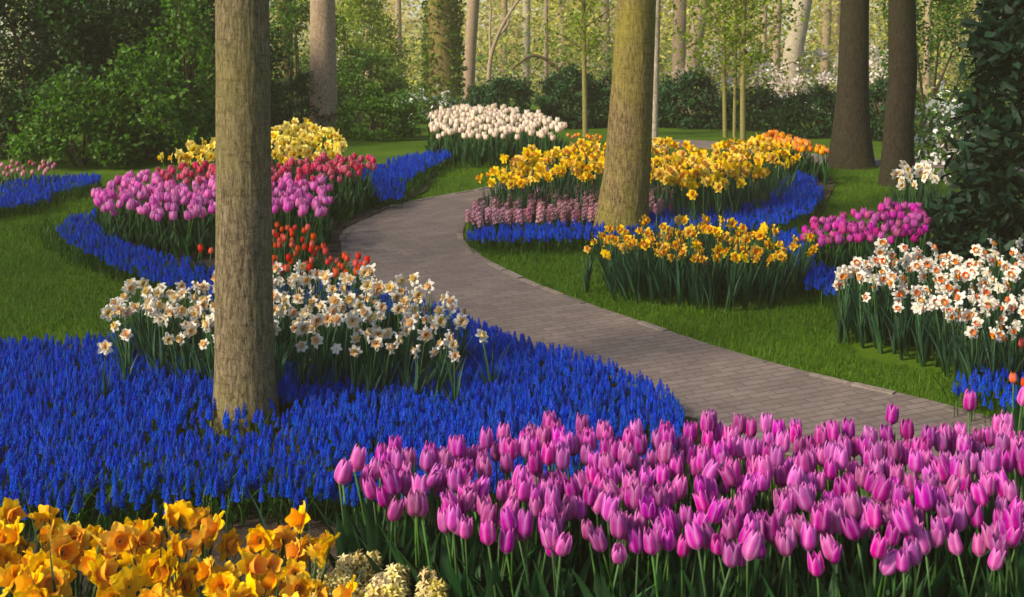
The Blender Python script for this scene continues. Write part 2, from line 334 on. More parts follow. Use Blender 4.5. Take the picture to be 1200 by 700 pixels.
def tulip_head(Lh, Rm, op, rng, nu=5, nv=8):
    # six overlapping petals; op 0 shut, 1 open at the mouth
    gs = []
    for k in range(6):
        inner = k % 2; a0 = k * math.pi / 3 + rng.uniform(-.08, .08); s = (.9 if inner else 1.0) * rng.uniform(.96, 1.04); lh = Lh * (1.02 if inner else .97) * rng.uniform(.95, 1.05)
        o = op + rng.uniform(-.1, .1); wob = rng.uniform(-.12, .12)
        def f(u, v):
            r = np.interp(v, [0, .08, .22, .42, .65, .85, 1], [.14, .56, .92, 1.0, .9 + .1*o, .7 + .34*o, .42 + .7*o]) * Rm * s
            wa = np.interp(v, [0, .15, .4, .65, .82, .94, 1], [1.0, .78, .66, .62, .48, .26, .02]) * (1.0 if inner else .98)
            a = a0 + u * wa + wob * v * v; r = r * (1 - .07 * u * u + .05 * (1 - np.abs(u)) * v)
            z = lh * (v - .03 * u * u * v)
            return r * np.cos(a), r * np.sin(a), z
        gs.append(grid(nu, nv, f))
    return join(gs)
def daff_tepals(Rt, w, n, rng, cr=.006, back=-.1, pts=(5, 6), layers=1):
    gs = []
    for q in range(layers):
        for k in range(n):
            a0 = (k + .5 * q + rng.uniform(-.12, .12)) * 2 * math.pi / n; s = rng.uniform(.9, 1.08) * (1 - .18 * q); bb = back + rng.uniform(-.2, .2) + .4 * q; ph = rng.uniform(0, 6.3); tw = rng.uniform(-.3, .3)
            def f(u, v):
                wv = w / 2 * np.interp(v, [0, .2, .5, .8, .95, 1], [.35, .8, 1, .75, .35, .05]); r = Rt * s * v
                y = u * wv; z = r * np.sin(bb) * v + cr * np.sin(7 * v + 3 * u + ph) * v + .2 * wv * u * u + tw * y * v + .003 * q
                return r * np.cos(a0) - y * np.sin(a0), r * np.sin(a0) + y * np.cos(a0), z
            gs.append(grid(pts[0], pts[1], f))
    return join(gs)
def daff_cup(r0, r1, L, rng, n=14, frill=.12, rows=5, layers=1):
    gs = []
    for q in range(layers):
        ph = rng.uniform(0, 6.3); kf = 5 + q
        def f(u, v):
            a = (u + 1) * math.pi; r = (r0 + (r1 - r0) * v**1.5) * (1 - .38 * q); fr = frill * v**2 * np.sin(kf * a + ph)
            return r * (1 + fr) * np.cos(a), r * (1 + fr) * np.sin(a), L * v * (1 + .35 * fr) * (1 - .1*q) + L * .12 * v**3 * np.sin(3 * a + ph)
        gs.append(grid(n, rows, f))
    return join(gs)
def octa(r, sq=1.2): return Geo([(r, 0, 0), (-r, 0, 0), (0, r, 0), (0, -r, 0), (0, 0, r * sq), (0, 0, -r * sq)], [(0, 2, 4), (2, 1, 4), (1, 3, 4), (3, 0, 4), (2, 0, 5), (1, 2, 5), (3, 1, 5), (0, 3, 5)], [(.5, 0, 0)] * 6)
def grape_spike(L, r, rng, tiers=6, per=5, z0=0.0):
    gs = [tube([(0, 0, z0), (0, 0, z0 + L * .95)], [r * .6, r * .25], 4)]; gs[0].A[:, 0] = .6
    for i in range(tiers):
        v = i / (tiers - 1); rr = r * (1 - .75 * v**1.6); n = max(3, int(per * (1 - .4 * v)))
        for k in range(n):
            a = k * 2 * math.pi / n + i * .7 + rng.uniform(-.2, .2); b = octa(r * .5 * (1 - .4 * v))
            b.A[:, 0] = v; gs.append(b.tf(loc=(rr * math.cos(a), rr * math.sin(a), z0 + L * (v * .95) + rng.uniform(-.002, .002))))
    return join(gs)
def hyacinth_spike(L, r, rng, n=26, fl=.011):
    gs = [tube([(0, 0, 0), (0, 0, L)], [r * .35, r * .2], 5)]; gs[0].A[:, 0] = .1
    for k in range(n):
        v = k / n; a = k * 2.4 + rng.uniform(-.2, .2); rr = r * (1 - .45 * v**2); base = np.array([rr * .5 * math.cos(a), rr * .5 * math.sin(a), L * (.04 + .96 * v)])
        for p in range(5):                 # each floret: five narrow spreading lobes
            b = p * 2 * math.pi / 5; Rm = rotz(a) @ roty(R(75) - v * .6 + rng.uniform(-.3, .3)) @ rotz(b)
            lobe = Geo([(0, -.0025, 0), (0, .0025, 0), (fl * .6, .0032, fl * .9), (fl * 1.5, 0, fl * .75), (fl * .6, -.0032, fl * .9)], [(0, 1, 2), (0, 2, 4), (4, 2, 3)], [(0, 0, 0), (0, 0, 0), (.6, 0, 0), (1, 0, 0), (.6, 0, 0)])
            gs.append(lobe.tf(Rm, base))
    return join(gs)
rr = random.Random(3)
def leaf_set(L, w, n, lean, bend, fold=.25, k=4, tip=.6):
    out = []
    for _ in range(k):
        out.append(join([strap(L * rr.uniform(.75, 1.1), w * rr.uniform(.8, 1.15), rr.uniform(*lean), rr.uniform(*bend), 6, fold, tip, rr.uniform(-.6, .6)).tf(rotz(i * 2 * math.pi / n + rr.uniform(-.5, .5)), (rr.uniform(-.008, .008), rr.uniform(-.008, .008), 0)).rv(rr.random()) for i in range(n)]))
    return out
class Kind:     # one kind of flower: shared meshes of its parts, several of each
    def __init__(s, name, cat, h, mats, heads, cups=None, face=None, stem_r=.0035, leaves=None, split_leaves=False, single=False, lean=.12):
        s.name, s.cat, s.h, s.face, s.single, s.split = name, cat, h, face, single, split_leaves
        s.stems = [stemgeo(h, stem_r, l) for l in np.linspace(-lean, lean, 5)]
        if single:
            s.m = []
            for i in range(6):
                st, top = s.stems[i % 5]; hd = heads[i % len(heads)]; parts = [st.mat(0)]
                rot = rotx(0) if face is None else rotx(face + rr.uniform(-.25, .25))
                parts.append(hd.tf(rotz(i) @ rot if face is None else rot, top).mat(1))
                if cups: parts.append(cups[i % len(cups)].tf(rot, top).mat(2))
                parts.append(leaves[i % len(leaves)].mat(3 if cups else 2))
                s.m.append(mesh(name, join(parts), [M['stem'], M[mats[0]]] + ([M[mats[1]]] if cups else []) + [M[mats[-1]]]))
        else:
            s.sm = [(mesh(name + '_stem', g, M['stem']), p) for g, p in s.stems]
            s.hm = [mesh(name + '_blossom', g, M[mats[0]]) for g in heads]
            s.cm = [mesh(name + '_corona', g, M[mats[1]]) for g in cups] if cups else None
            s.lm = [mesh(name + '_foliage', g, M[mats[-1]]) for g in leaves]
    def put(s, xy, label, group, size=1.0, yaw=None, mid=None):
        x, y = xy; z = float(gz(y)); yaw = random.uniform(0, 6.28) if yaw is None else yaw
        if s.single:
            o = ob(s.name, random.choice(s.m), None, (x, y, z), (random.gauss(0, .05), random.gauss(0, .05), yaw), size)
            return tag(o, label, s.cat, group)
        if mid is None: rt = (random.gauss(0, .075), random.gauss(0, .075), yaw)
        else:
            dx, dy = x - mid[0], y - mid[1]; rt = (Matrix.Rotation(-(dy * mid[2] + random.gauss(0, .07)), 3, 'X') @ Matrix.Rotation(dx * mid[2] + random.gauss(0, .07), 3, 'Y') @ Matrix.Rotation(yaw, 3, 'Z')).to_euler()
        e = ob(s.name, None, None, (x, y, z), rt, size); e.empty_display_size = .1; tag(e, label, s.cat, group)
        sm, top = random.choice(s.sm); ob('stem', sm, e)
        if s.face is None: rot = (random.gauss(0, .2), random.gauss(0, .2), random.uniform(0, 6.28))
        else: rot = (s.face + random.uniform(-.5, .4), random.uniform(-.5, .5), 0)
        b = ob('blossom', random.choice(s.hm), e, top, rot, random.uniform(.88, 1.1))
        if s.cm: ob('corona', random.choice(s.cm), b)
        if s.split:
            a = random.uniform(0, 6.28)
            for k in range(s.split): ob('leaf', random.choice(s.lm), e, (0, 0, .01 + .03 * k), (0, 0, a + k * 2.3 + random.uniform(-.4, .4)), random.uniform(.8, 1.1))
        else: ob('foliage', random.choice(s.lm), e, (0, 0, 0), (0, 0, random.uniform(0, 6.28)), random.uniform(.9, 1.1))
        return e
th = lambda L, Rm, k=6, nu=5, nv=8, ops=(0, .1, .2, .35, .05, .5): [tulip_head(L, Rm, ops[i % len(ops)], rr, nu, nv) for i in range(k)]
tl = lambda L=.27, w=.04, n=3, k=5: leaf_set(L, w, n, (.08, .3), (.2, .9), .35, k, .75)
dl = lambda L=.33, w=.014, n=5, k=5, bend=(.15, 1.15): leaf_set(L, w, n, (.02, .22), bend, .2, k, .5)
K = {}
K['pink'] = Kind('pink_tulip', 'tulip', .43, ('pink', 'tleaf'), th(.066, .0212, 8, 7, 9, (.1, .3, .5, .2, .6, .4, .15, .75)), leaves=[strap(.37 * rr.uniform(.8, 1.1), .046 * rr.uniform(.8, 1.2), rr.uniform(.06, .25), rr.uniform(.15, .9), 8, .4, .75, rr.uniform(-.5, .5)) for _ in range(6)], split_leaves=4)
K['lilac'] = Kind('lilac_tulip', 'tulip', .26, ('lilac', 'tleaf'), th(.068, .026), leaves=tl(.2))
K['redwhite'] = Kind('red_tulip', 'tulip', .3, ('redwhite', 'tleaf'), th(.058, .024), leaves=tl(.22))
K['magenta'] = Kind('magenta_tulip', 'tulip', .24, ('magenta', 'tleaf'), th(.058, .025), leaves=tl(.2))
K['scarlet'] = Kind('scarlet_tulip', 'tulip', .19, ('red', 'tleaf'), th(.042, .015), leaves=tl(.17, .03), single=True)
K['cream'] = Kind('cream_tulip', 'tulip', .26, ('cream', 'tleaf'), th(.062, .026, 6, 5, 6, (.2, .4, .6)), leaves=tl(.22), single=True)
K['orange_tulip'] = Kind('orange_tulip', 'tulip', .22, ('orange_tulip', 'tleaf'), th(.05, .022, 6, 5, 6), leaves=tl(.18, .03), single=True)
K['soft'] = Kind('soft_pink_tulip', 'tulip', .25, ('pinkish', 'tleaf'), th(.06, .022, 6, 5, 6), leaves=tl(.2), single=True)
FACE = R(78)    # daffodils nod forward
K['white'] = Kind('white_daffodil', 'daffodil', .32, ('white', 'peach', 'dleaf'), [daff_tepals(.034, .023, 6, rr, .008) for _ in range(8)], [daff_cup(.008, .018, .017, rr, 16, .24, 5, 2) for _ in range(5)], FACE, .003, dl(.31, .015, 9))
K['whiteorange'] = Kind('orange_cupped_daffodil', 'daffodil', .32, ('white', 'orange', 'dleaf'), [daff_tepals(.034, .025, 6, rr, .008) for _ in range(8)], [daff_cup(.007, .0145, .014, rr, 14, .14) for _ in range(5)], FACE, .003, dl(.34, .015, 8))
K['yellow'] = Kind('orange_yellow_daffodil', 'daffodil', .3, ('gold', 'orangecup', 'dleaf'), [daff_tepals(.032, .024, 6, rr, .006) for _ in range(6)], [daff_cup(.009, .016, .02, rr, 12, .12) for _ in range(5)], FACE, .003, dl(.36, .016, 10))
K['double'] = Kind('golden_daffodil', 'daffodil', .37, ('deepgold', 'orangecup', 'dleaf'), [daff_tepals(.046, .033, 6, rr, .004, .05, (5, 7), 1 + i % 2) for i in range(6)], [daff_cup(.012, .024, .031, rr, 26, .13, 6, 1 + (i > 3)) for i in range(6)], FACE, .004, dl(.4, .016, 5))
K['gold'] = Kind('yellow_trumpet_daffodil', 'daffodil', .34, ('gold', 'goldcup', 'dleaf'), [daff_tepals(.043, .032, 6, rr, .004, -.1, (3, 5)) for _ in range(6)], [daff_cup(.011, .02, .034, rr, 10, .14, 4) for _ in range(5)], FACE, .003, dl(.34, .016, 5), single=True)
K['lemon'] = Kind('pale_yellow_daffodil', 'daffodil', .36, ('lemon', 'lemoncup', 'dleaf'), [daff_tepals(.045, .034, 6, rr, .004, -.1, (3, 5)) for _ in range(6)], [daff_cup(.01, .019, .026, rr, 10, .14, 4) for _ in range(5)], FACE, .003, dl(.32), single=True)
K['creamdaff'] = Kind('cream_daffodil', 'daffodil', .32, ('white', 'peach', 'dleaf'), [daff_tepals(.04, .032, 6, rr, .004, -.1, (3, 5)) for _ in range(6)], [daff_cup(.008, .018, .016, rr, 10, .14, 4) for _ in range(5)], FACE, .003, dl(.3), single=True)
K['hyacinth'] = Kind('pink_hyacinth', 'hyacinth', .08, ('dusky', 'dleaf'), [hyacinth_spike(.095, .026, rr, 24, .011) for _ in range(5)], stem_r=.006, leaves=dl(.16, .02, 4, 4), single=True)
K['palehyacinth'] = Kind('pale_yellow_hyacinth', 'hyacinth', .2, ('paleyellow', 'dleaf'), [hyacinth_spike(.13, .034, rr, 40, .012) for _ in range(5)], stem_r=.006, leaves=dl(.24, .02, 4, 4))
def heads(poly, h, gap, most=100000): return darts(wpoly(poly, h), gap, most)
def yawface(spread_=1.2): return random.gauss(0, spread_)     # the corona looks roughly towards the viewer's side of the bed
soil_n = [0]
def soil(poly, h=0.0, name='flower_bed_soil'):
    soil_n[0] += 1; sheet(name, wpoly(poly, h), .005 + .0012 * soil_n[0], M['soil'], .3)

BED = {}
BED['pink'] = [(408, 572), (424, 546), (470, 534), (540, 530), (600, 514), (680, 505), (745, 514), (775, 516), (830, 500), (905, 508), (990, 512), (1050, 514), (1130, 508), (1250, 500), (1260, 636), (1100, 640), (1010, 650), (900, 640), (830, 652), (780, 638), (640, 640), (560, 625), (490, 592), (440, 588)]
soil([(200, 660), (230, 590), (420, 585), (520, 640), (400, 720)])
soil([(700, 470), (815, 492), (880, 520), (900, 600), (500, 640), (420, 600)])
soil([(380, 640), (420, 600), (700, 560), (1120, 600), (1400, 760), (1500, 900), (-200, 980), (-160, 640), (250, 612)], 0)
g = 'pink tulips in the front bed'
a_pts = list(darts(wpoly(BED['pink'], .455), .0395)); a_pts.sort(key=lambda p: p[1]); a_rest = a_pts[312:]; a_pts = a_pts[:312]
far_line = 4.0
print('pink', len(a_pts))
for p in a_pts:
    if p[1] > 4.1: lb = 'pink tulip at the far side of the front bed, nearest the brick path'
    elif p[1] < 3.35: lb = 'pink tulip in the near rows of the front bed, above bare leaves'
    elif p[0] < -.1: lb = 'pink tulip at the left end of the front bed, next to the blue carpet'
    else: lb = 'pink tulip packed in the middle rows of the front bed'
    K['pink'].put(p, lb, g, random.uniform(.93, 1.07))
for x, y, lb in ((1138, 477, 'tall pink tulip rising above the path edge, left of the tallest one'), (1183, 467, 'tallest pink tulip, standing alone at the far right against dark leaves'), (436, 534, 'pink tulip leaning out alone at the top left corner of the front bed'), (535, 620, 'single low pink tulip standing apart in front of the left end'), (498, 591, 'small pink tulip hanging below the left rows against dark leaves'), (1052, 492, 'pink tulip poking up in front of the grey path')):
    K['pink'].put(G(x, y, .455), lb, g, 1.0)
gs = []
for p in a_rest:
    st, top = stemgeo(.43, .0035, random.uniform(-.1, .1)); hd = tulip_head(.066, .0212, random.uniform(.1, .6), rr, 5, 7); parts = [st.mat(0), hd.tf(rotz(random.uniform(0, 6)), top).mat(1)] + [strap(.32, .044, random.uniform(.06, .25), random.uniform(.15, .9), 6, .4, .75).tf(rotz(random.uniform(0, 6))).mat(2) for _ in range(3)]
    gs.append(join(parts).tf(rotz(random.uniform(0, 6)) @ rotx(random.gauss(0, .05)), (p[0], p[1], float(gz(p[1]))), random.uniform(.93, 1.07)).rv(random.random()))
print('pink', len(a_pts), len(a_rest))
if gs: tag(ob('pink_tulips', mesh('pink_tulips', join(gs), [M['stem'], M['pink'], M['tleaf']])), 'far rows of pink tulips massed at the back of the front bed', 'tulips', None, 'stuff')
g = 'golden daffodils at the lower left corner'
for i, poly in enumerate(([(-30, 615), (20, 605), (60, 600), (105, 612), (110, 650), (100, 715), (-30, 715)], [(132, 614), (170, 602), (230, 606), (268, 604), (285, 640), (280, 715), (130, 715), (125, 650)], [(303, 614), (352, 604), (362, 650), (350, 712), (322, 715), (312, 660)], [(378, 668), (402, 664), (404, 700), (382, 712)])):
    lb = ('golden daffodil with orange frilled cup in the leftmost front clump', 'golden daffodil with orange frilled cup in the wide middle clump', 'golden daffodil with orange frilled cup in the narrow clump beside bare soil', 'golden daffodil standing low beside the pale yellow hyacinths')[i]
    for p in heads(poly, .38, .049, 70): K['double'].put(p, lb, g, random.uniform(.86, 1.08), yawface(1.5))
g = 'pale yellow hyacinths in front'
for p in heads([(372, 655), (420, 640), (445, 648), (475, 655), (525, 688), (530, 712), (380, 712)], .34, .045, 70): K['palehyacinth'].put(p, 'fading pale yellow hyacinth below the pink tulips', g)
g = 'white daffodils beside the front tree'
soil([(110, 420), (180, 385), (330, 370), (500, 385), (560, 430), (530, 460), (400, 475), (200, 460)])
E = [(135, 348), (180, 328), (250, 326), (330, 316), (380, 320), (440, 322), (500, 338), (532, 372), (515, 392), (440, 388), (330, 388), (240, 385), (160, 368)]
for p in heads(E, .34, .059, 310):
    K['white'].put(p, 'white daffodil with peach cup, right of the front tree trunk' if p[0] > -1.12 else 'white daffodil with peach cup, left of the front tree trunk', g, random.uniform(.8, 1.15), yawface(1.1), (-.95, 5.75, .22))
for x, y in ((123, 400), (145, 385), (220, 378), (535, 407), (545, 360), (576, 388), (430, 396), (447, 386)):
    K['white'].put(G(x, y, .33), {576: 'white daffodil standing apart among the blue flowers, nearest the path', 123: 'white daffodil lying lowest at the left end over the blue carpet'}.get(x, 'white daffodil straying from the edge of its clump into the blue flowers'), g, .95, yawface(.6))
g = 'scarlet tulips beside the path bend'
for p in heads([(318, 262), (350, 262), (385, 290), (432, 305), (432, 318), (380, 322), (318, 318)], .225, .066, 120): K['scarlet'].put(p, 'small scarlet tulip between the lilac tulips and the path bend', g, random.uniform(.8, 1.15))
for x, y in ((236, 289), (244, 291), (229, 287)): K['scarlet'].put(G(x, y, .225), 'scarlet tulip alone left of the front trunk below the lilac tulips', g, 1.0)
g = 'lilac tulips on the left bed'
soil([(100, 290), (130, 250), (240, 200), (420, 195), (520, 190), (500, 225), (400, 270), (400, 320), (320, 330), (240, 320)])
for p in heads([(115, 228), (140, 210), (175, 202), (215, 215), (255, 211), (330, 207), (384, 214), (384, 240), (365, 250), (330, 244), (250, 252), (215, 255), (180, 249), (130, 244)], .29, .066, 300): K['lilac'].put(p, 'lilac tulip in the left bed, in front of the red ones', g, random.uniform(.92, 1.08))
g = 'red and white tulips on the left bed'
for p in heads([(188, 197), (240, 191), (330, 190), (400, 182), (435, 183), (437, 196), (395, 208), (330, 206), (250, 208), (210, 211), (190, 207)], .33, .066, 260): K['redwhite'].put(p, 'red tulip with white petal edges, between lilac tulips and yellow daffodils', g, random.uniform(.92, 1.08))
g = 'pale yellow daffodils at the back of the left bed'
for p in heads([(195, 184), (225, 170), (250, 167), (320, 152), (350, 145), (398, 156), (403, 172), (390, 180), (330, 188), (250, 186), (200, 190)], .36, .08, 200): K['lemon'].put(p, 'pale yellow daffodil behind the red tulips', g, random.uniform(.9, 1.1), yawface(1.0))
g = 'cream tulips on the far lawn'
for p in heads([(500, 152), (507, 132), (530, 127), (570, 124), (600, 129), (640, 136), (662, 150), (655, 160), (600, 158), (560, 160), (520, 158)], .29, .085, 315): K['cream'].put(p, 'cream white tulip in the far bed below the ivy covered tree', g, random.uniform(.9, 1.1))
g = 'yellow daffodils on the island bed'
soil([(545, 285), (560, 235), (720, 188), (930, 188), (980, 215), (960, 255), (800, 285), (700, 290)])
for p in heads([(570, 202), (590, 189), (640, 174), (700, 164), (770, 167), (830, 174), (880, 163), (925, 167), (928, 190), (900, 203), (850, 218), (810, 224), (780, 213), (730, 204), (690, 204), (620, 211), (580, 213)], .34, .073, 312): K['gold'].put(p, 'yellow trumpet daffodil behind the pink hyacinths' if p[0] < 1.05 else 'yellow trumpet daffodil right of the mossy trunk, beside blue flowers', g, random.uniform(.9, 1.1), yawface(1.2))
g = 'pink hyacinths on the island bed'
for p in heads([(548, 246), (580, 234), (640, 228), (700, 220), (790, 218), (790, 246), (700, 248), (640, 250), (560, 254)], .15, .07, 190): K['hyacinth'].put(p, 'dusky pink hyacinth in front of the yellow daffodils', g, random.uniform(.85, 1.15))
g = 'orange yellow daffodils in the clump on the lawn'
soil([(730, 335), (760, 315), (900, 320), (920, 335), (890, 348), (770, 350)])
for p in heads([(715, 270), (740, 260), (800, 257), (850, 260), (900, 272), (938, 274), (930, 285), (900, 292), (870, 296), (830, 294), (760, 288), (720, 285)], .32, .06, 240): K['yellow'].put(p, 'orange yellow daffodil in the round clump beside the mossy trunk', g, random.uniform(.82, 1.12), yawface(1.3), (1.05, 7.35, .4))
for x, y in ((690, 282), (687, 291)): K['yellow'].put(G(x, y, .25), 'orange yellow daffodil leaning out alone left of the mossy trunk base', g, .8, yawface(.5))
g = 'magenta tulips on the right lawn'
for p in heads([(940, 270), (960, 257), (1000, 248), (1050, 238), (1082, 240), (1086, 262), (1070, 275), (1040, 278), (1000, 281), (965, 284), (945, 280)], .27, .06, 240): K['magenta'].put(p, 'magenta tulip between the white daffodils and the dark trees', g, random.uniform(.9, 1.08))
g = 'white daffodils with orange cups on the right'
soil([(1000, 390), (1030, 350), (1200, 340), (1220, 440), (1160, 440), (1120, 415), (1020, 400)])
for p in heads([(985, 322), (1000, 302), (1040, 288), (1100, 292), (1215, 288), (1240, 370), (1180, 376), (1140, 368), (1080, 345), (1020, 330)], .335, .06, 310): K['whiteorange'].put(p, 'white daffodil with orange cup in the bed under the dark shrub', g, random.uniform(.8, 1.13), yawface(1.1), (2.3, 6.7, .25))
for x, y in ((984, 331), (1076, 350), (1140, 386)): K['whiteorange'].put(G(x, y, .3), 'white orange cupped daffodil drooping below the front edge of the right bed', g, .9, yawface(.5))
g = 'cream daffodils by the dark trees'
for p in heads([(1044, 204), (1066, 194), (1096, 196), (1104, 212), (1072, 216), (1048, 212)], .32, .075, 60): K['creamdaff'].put(p, 'cream daffodil between the dark trunk and the glossy shrub', g, random.uniform(.9, 1.1), yawface(1.2))
g = 'orange tulips across the far path'
for p in heads([(893, 165), (905, 159), (930, 166), (970, 179), (968, 183), (930, 178), (900, 173)], .25, .055, 70): K['orange_tulip'].put(p, 'orange tulip along the far path behind the yellow daffodils', g, 1.15)
for p in heads([(666, 157), (706, 158), (706, 161.5), (666, 160)], .2, .08, 40): K['orange_tulip'].put(p, 'orange tulip in the low strip before the far hedge', g, .8)
g = 'soft pink tulips at the far left'
for p in heads([(-20, 195), (0, 187), (40, 186), (66, 190), (60, 200), (-20, 204)], .22, .085, 60): K['soft'].put(p, 'soft pink tulip behind the blue flowers at the far left', g, .72)
for x, y in ((1194, 404), (1188, 447), (1199, 452)): K['scarlet'].put(G(x, y, .22), 'red tulip under the right hand white daffodils', 'red tulips at the right edge', 1.1)

# ---------------------------------------------------------------- grape hyacinths: ground cover, the front plants as things
mus_leaf = [strap(.17, .008, .35, 1.1, 5, .2, .5), strap(.14, .007, .15, .9, 5, .2, .5), strap(.2, .008, .55, 1.3, 5, .2, .5)]
def blue_bed(name, label, tops, h, per, leaf_poly=None, leaf_per=600, inner_leaf=350, spikeL=.041, tiers=6, sp=5, hole=None, keep=None, extra=None):
    w = wpoly(tops, h); q = spread(w, per)
    if hole is not None: q = q[~inside(q, hole)]
    if keep is not None: q = q[keep(q)]
    if extra is not None: q = np.vstack([q, extra])
    q = q[~((np.abs(q[:, 0] + 1.06) < .22) & (q[:, 1] > 4.8) & (q[:, 1] < 5.2) & (RNG.random(len(q)) < .72))]
    n = len(q); gs = []; protos = [join([tube([(0, 0, 0), (0, .004, .06), (0, 0, h - spikeL)], .0018, 3).mat(1), grape_spike(spikeL * rr.uniform(.85, 1.1), .0085, rr, tiers, sp, h - spikeL)]) for _ in range(6)]
    idx = RNG.integers(0, 6, n); lump = .86 + .2 * np.sin(q[:, 0] * 3.1 + 1.7 * q[:, 1]) * np.sin(q[:, 1] * 4.3 - q[:, 0]) * .5
    for i in range(6):
        p = q[idx == i]
        if len(p): gs.append(scatter(protos[i], np.c_[p, gz(p[:, 1])], yaw_rot(RNG.uniform(0, 6.28, len(p)), RNG.normal(0, .1, len(p))), RNG.uniform(.82, 1.12, len(p)) * lump[idx == i]))
    base = spread(w, inner_leaf)
    if hole is not None and len(base): base = base[~inside(base, hole)]
    lf = [base] + ([spread(wpoly(leaf_poly), leaf_per)] if leaf_poly else [])
    lf = np.vstack(lf)
    lf = lf[~inside(lf, path_poly)]
    for i, L in enumerate(mus_leaf):
        p = lf[i::3]; gs.append(scatter(L.mat(1), np.c_[p, gz(p[:, 1])], yaw_rot(RNG.uniform(0, 6.28, len(p))), RNG.uniform(.6, 1.1, len(p))))
    o = ob(name, mesh(name, join(gs), [M['blue'], M['mleaf']])); return tag(o, label, 'flower bed', 'blue grape hyacinth beds', 'stuff')
hole = wpoly([(150, 440), (200, 405), (330, 385), (480, 395), (530, 430), (440, 450), (300, 455)])
D = [(-60, 394), (60, 387), (140, 380), (200, 374), (260, 345), (330, 324), (400, 326), (450, 331), (520, 351), (600, 381), (700, 415), (775, 443), (802, 466), (800, 500), (760, 535), (420, 570), (300, 572), (150, 580), (0, 590), (-60, 592)]
soil([(-60, 420), (140, 405), (260, 372), (400, 350), (520, 376), (700, 440), (800, 490), (760, 560), (420, 600), (150, 612), (-160, 620)])
frontrow = 4.76
def front_edge(q): return q[:, 1] - .06 * np.sin(5 * q[:, 0])
Dw = wpoly(D, .15)
fq = spread(Dw, 1800); fq = fq[(front_edge(fq) < frontrow) & (fq[:, 0] < -.45)]; fq = fq[front_edge(fq) > 4.12 + .5 * RNG.random(len(fq)) ** 1.4]; fq = fq[np.argsort(front_edge(fq))]; fq_rest = fq[305:]; fq = fq[:305]
blue_bed('grape_hyacinth_carpet', 'wide carpet of blue grape hyacinths round the front tree', D, .15, 2200, [(-80, 585), (150, 572), (420, 562), (425, 600), (300, 612), (150, 612), (-80, 620)], 900, 420, hole=hole, keep=lambda q: ~((front_edge(q) < frontrow) & (q[:, 0] < -.45)), extra=fq_rest)
gh = [join([tube([(0, 0, 0), (0, .004, .05), (0, 0, .095)], .0018, 5)]), grape_spike(.05, .0082, rr, 8, 7), grape_spike(.044, .0082, rr, 8, 7)]
st_m = mesh('grape_stem', gh[0], M['stem']); sp_m = [mesh('grape_spike', x, M['blue']) for x in gh[1:]]; lf_m = [mesh('grape_leaf', join([l.tf(rotz(i * 2.1 + j)) for i, l in enumerate(mus_leaf)]), M['mleaf']) for j in range(3)]
for x, y in fq:
    e = ob('grape_hyacinth', None, None, (x, y, float(gz(y))), (random.gauss(0, .1), random.gauss(0, .1), random.uniform(0, 6)), random.uniform(.8, 1.1)); e.empty_display_size = .05
    tag(e, 'blue grape hyacinth at the near edge of the carpet, behind the golden daffodils', 'grape hyacinth', 'grape hyacinths along the near edge of the carpet')
    ob('stem', st_m, e); ob('flower_spike', random.choice(sp_m), e, (0, 0, .092)); ob('foliage', random.choice(lf_m), e)
blue_bed('grape_hyacinth_band', 'blue band of grape hyacinths curving round the lilac tulips', [(66, 260), (80, 248), (112, 240), (118, 257), (150, 277), (195, 291), (240, 303), (262, 312), (330, 318), (330, 332), (250, 337), (200, 324), (150, 308), (110, 290), (80, 274)], .14, 1200, [(46, 270), (66, 272), (110, 300), (150, 318), (210, 338), (190, 346), (130, 330), (80, 310), (52, 294)], 1100)
blue_bed('grape_hyacinth_strip', 'violet blue grape hyacinths on the bend between red tulips and far lawn', [(425, 192), (470, 179), (525, 169), (528, 178), (500, 190), (475, 205), (472, 222), (445, 225), (425, 205)], .15, 1200, [(400, 240), (470, 228), (500, 200), (520, 195), (500, 222), (470, 240), (425, 252), (398, 268), (390, 255)], 1000)
blue_bed('grape_hyacinth_patch', 'blue grape hyacinths before the dark bushes at the far left', [(-40, 226), (0, 210), (60, 200), (118, 198), (116, 206), (60, 217), (60, 226), (-40, 242)], .15, 1100, [(-40, 250), (60, 236), (122, 216), (118, 226), (60, 245), (-40, 264)], 900)
blue_bed('grape_hyacinth_border', 'blue border of grape hyacinths round the island bed', [(548, 260), (600, 255), (700, 254), (790, 240), (850, 237), (900, 226), (915, 207), (935, 197), (955, 203), (965, 218), (955, 235), (920, 250), (880, 258), (800, 262), (700, 270), (600, 271), (550, 270)], .16, 1300, [(545, 285), (600, 285), (700, 284), (690, 293), (600, 294), (548, 292)], 900)
blue_bed('grape_hyacinth_corner', 'blue grape hyacinths between the yellow clump and magenta tulips', [(905, 267), (935, 264), (945, 277), (955, 300), (985, 312), (985, 335), (945, 326), (935, 300)], .15, 1200, [(940, 330), (985, 340), (985, 350), (940, 345)], 700)
blue_bed('grape_hyacinth_tuft', 'dark blue grape hyacinths beside the right end of the path', [(1118, 432), (1150, 417), (1230, 412), (1250, 470), (1150, 462), (1118, 452)], .15, 600, [(1095, 480), (1120, 455), (1250, 460), (1260, 510), (1130, 490)], 900)

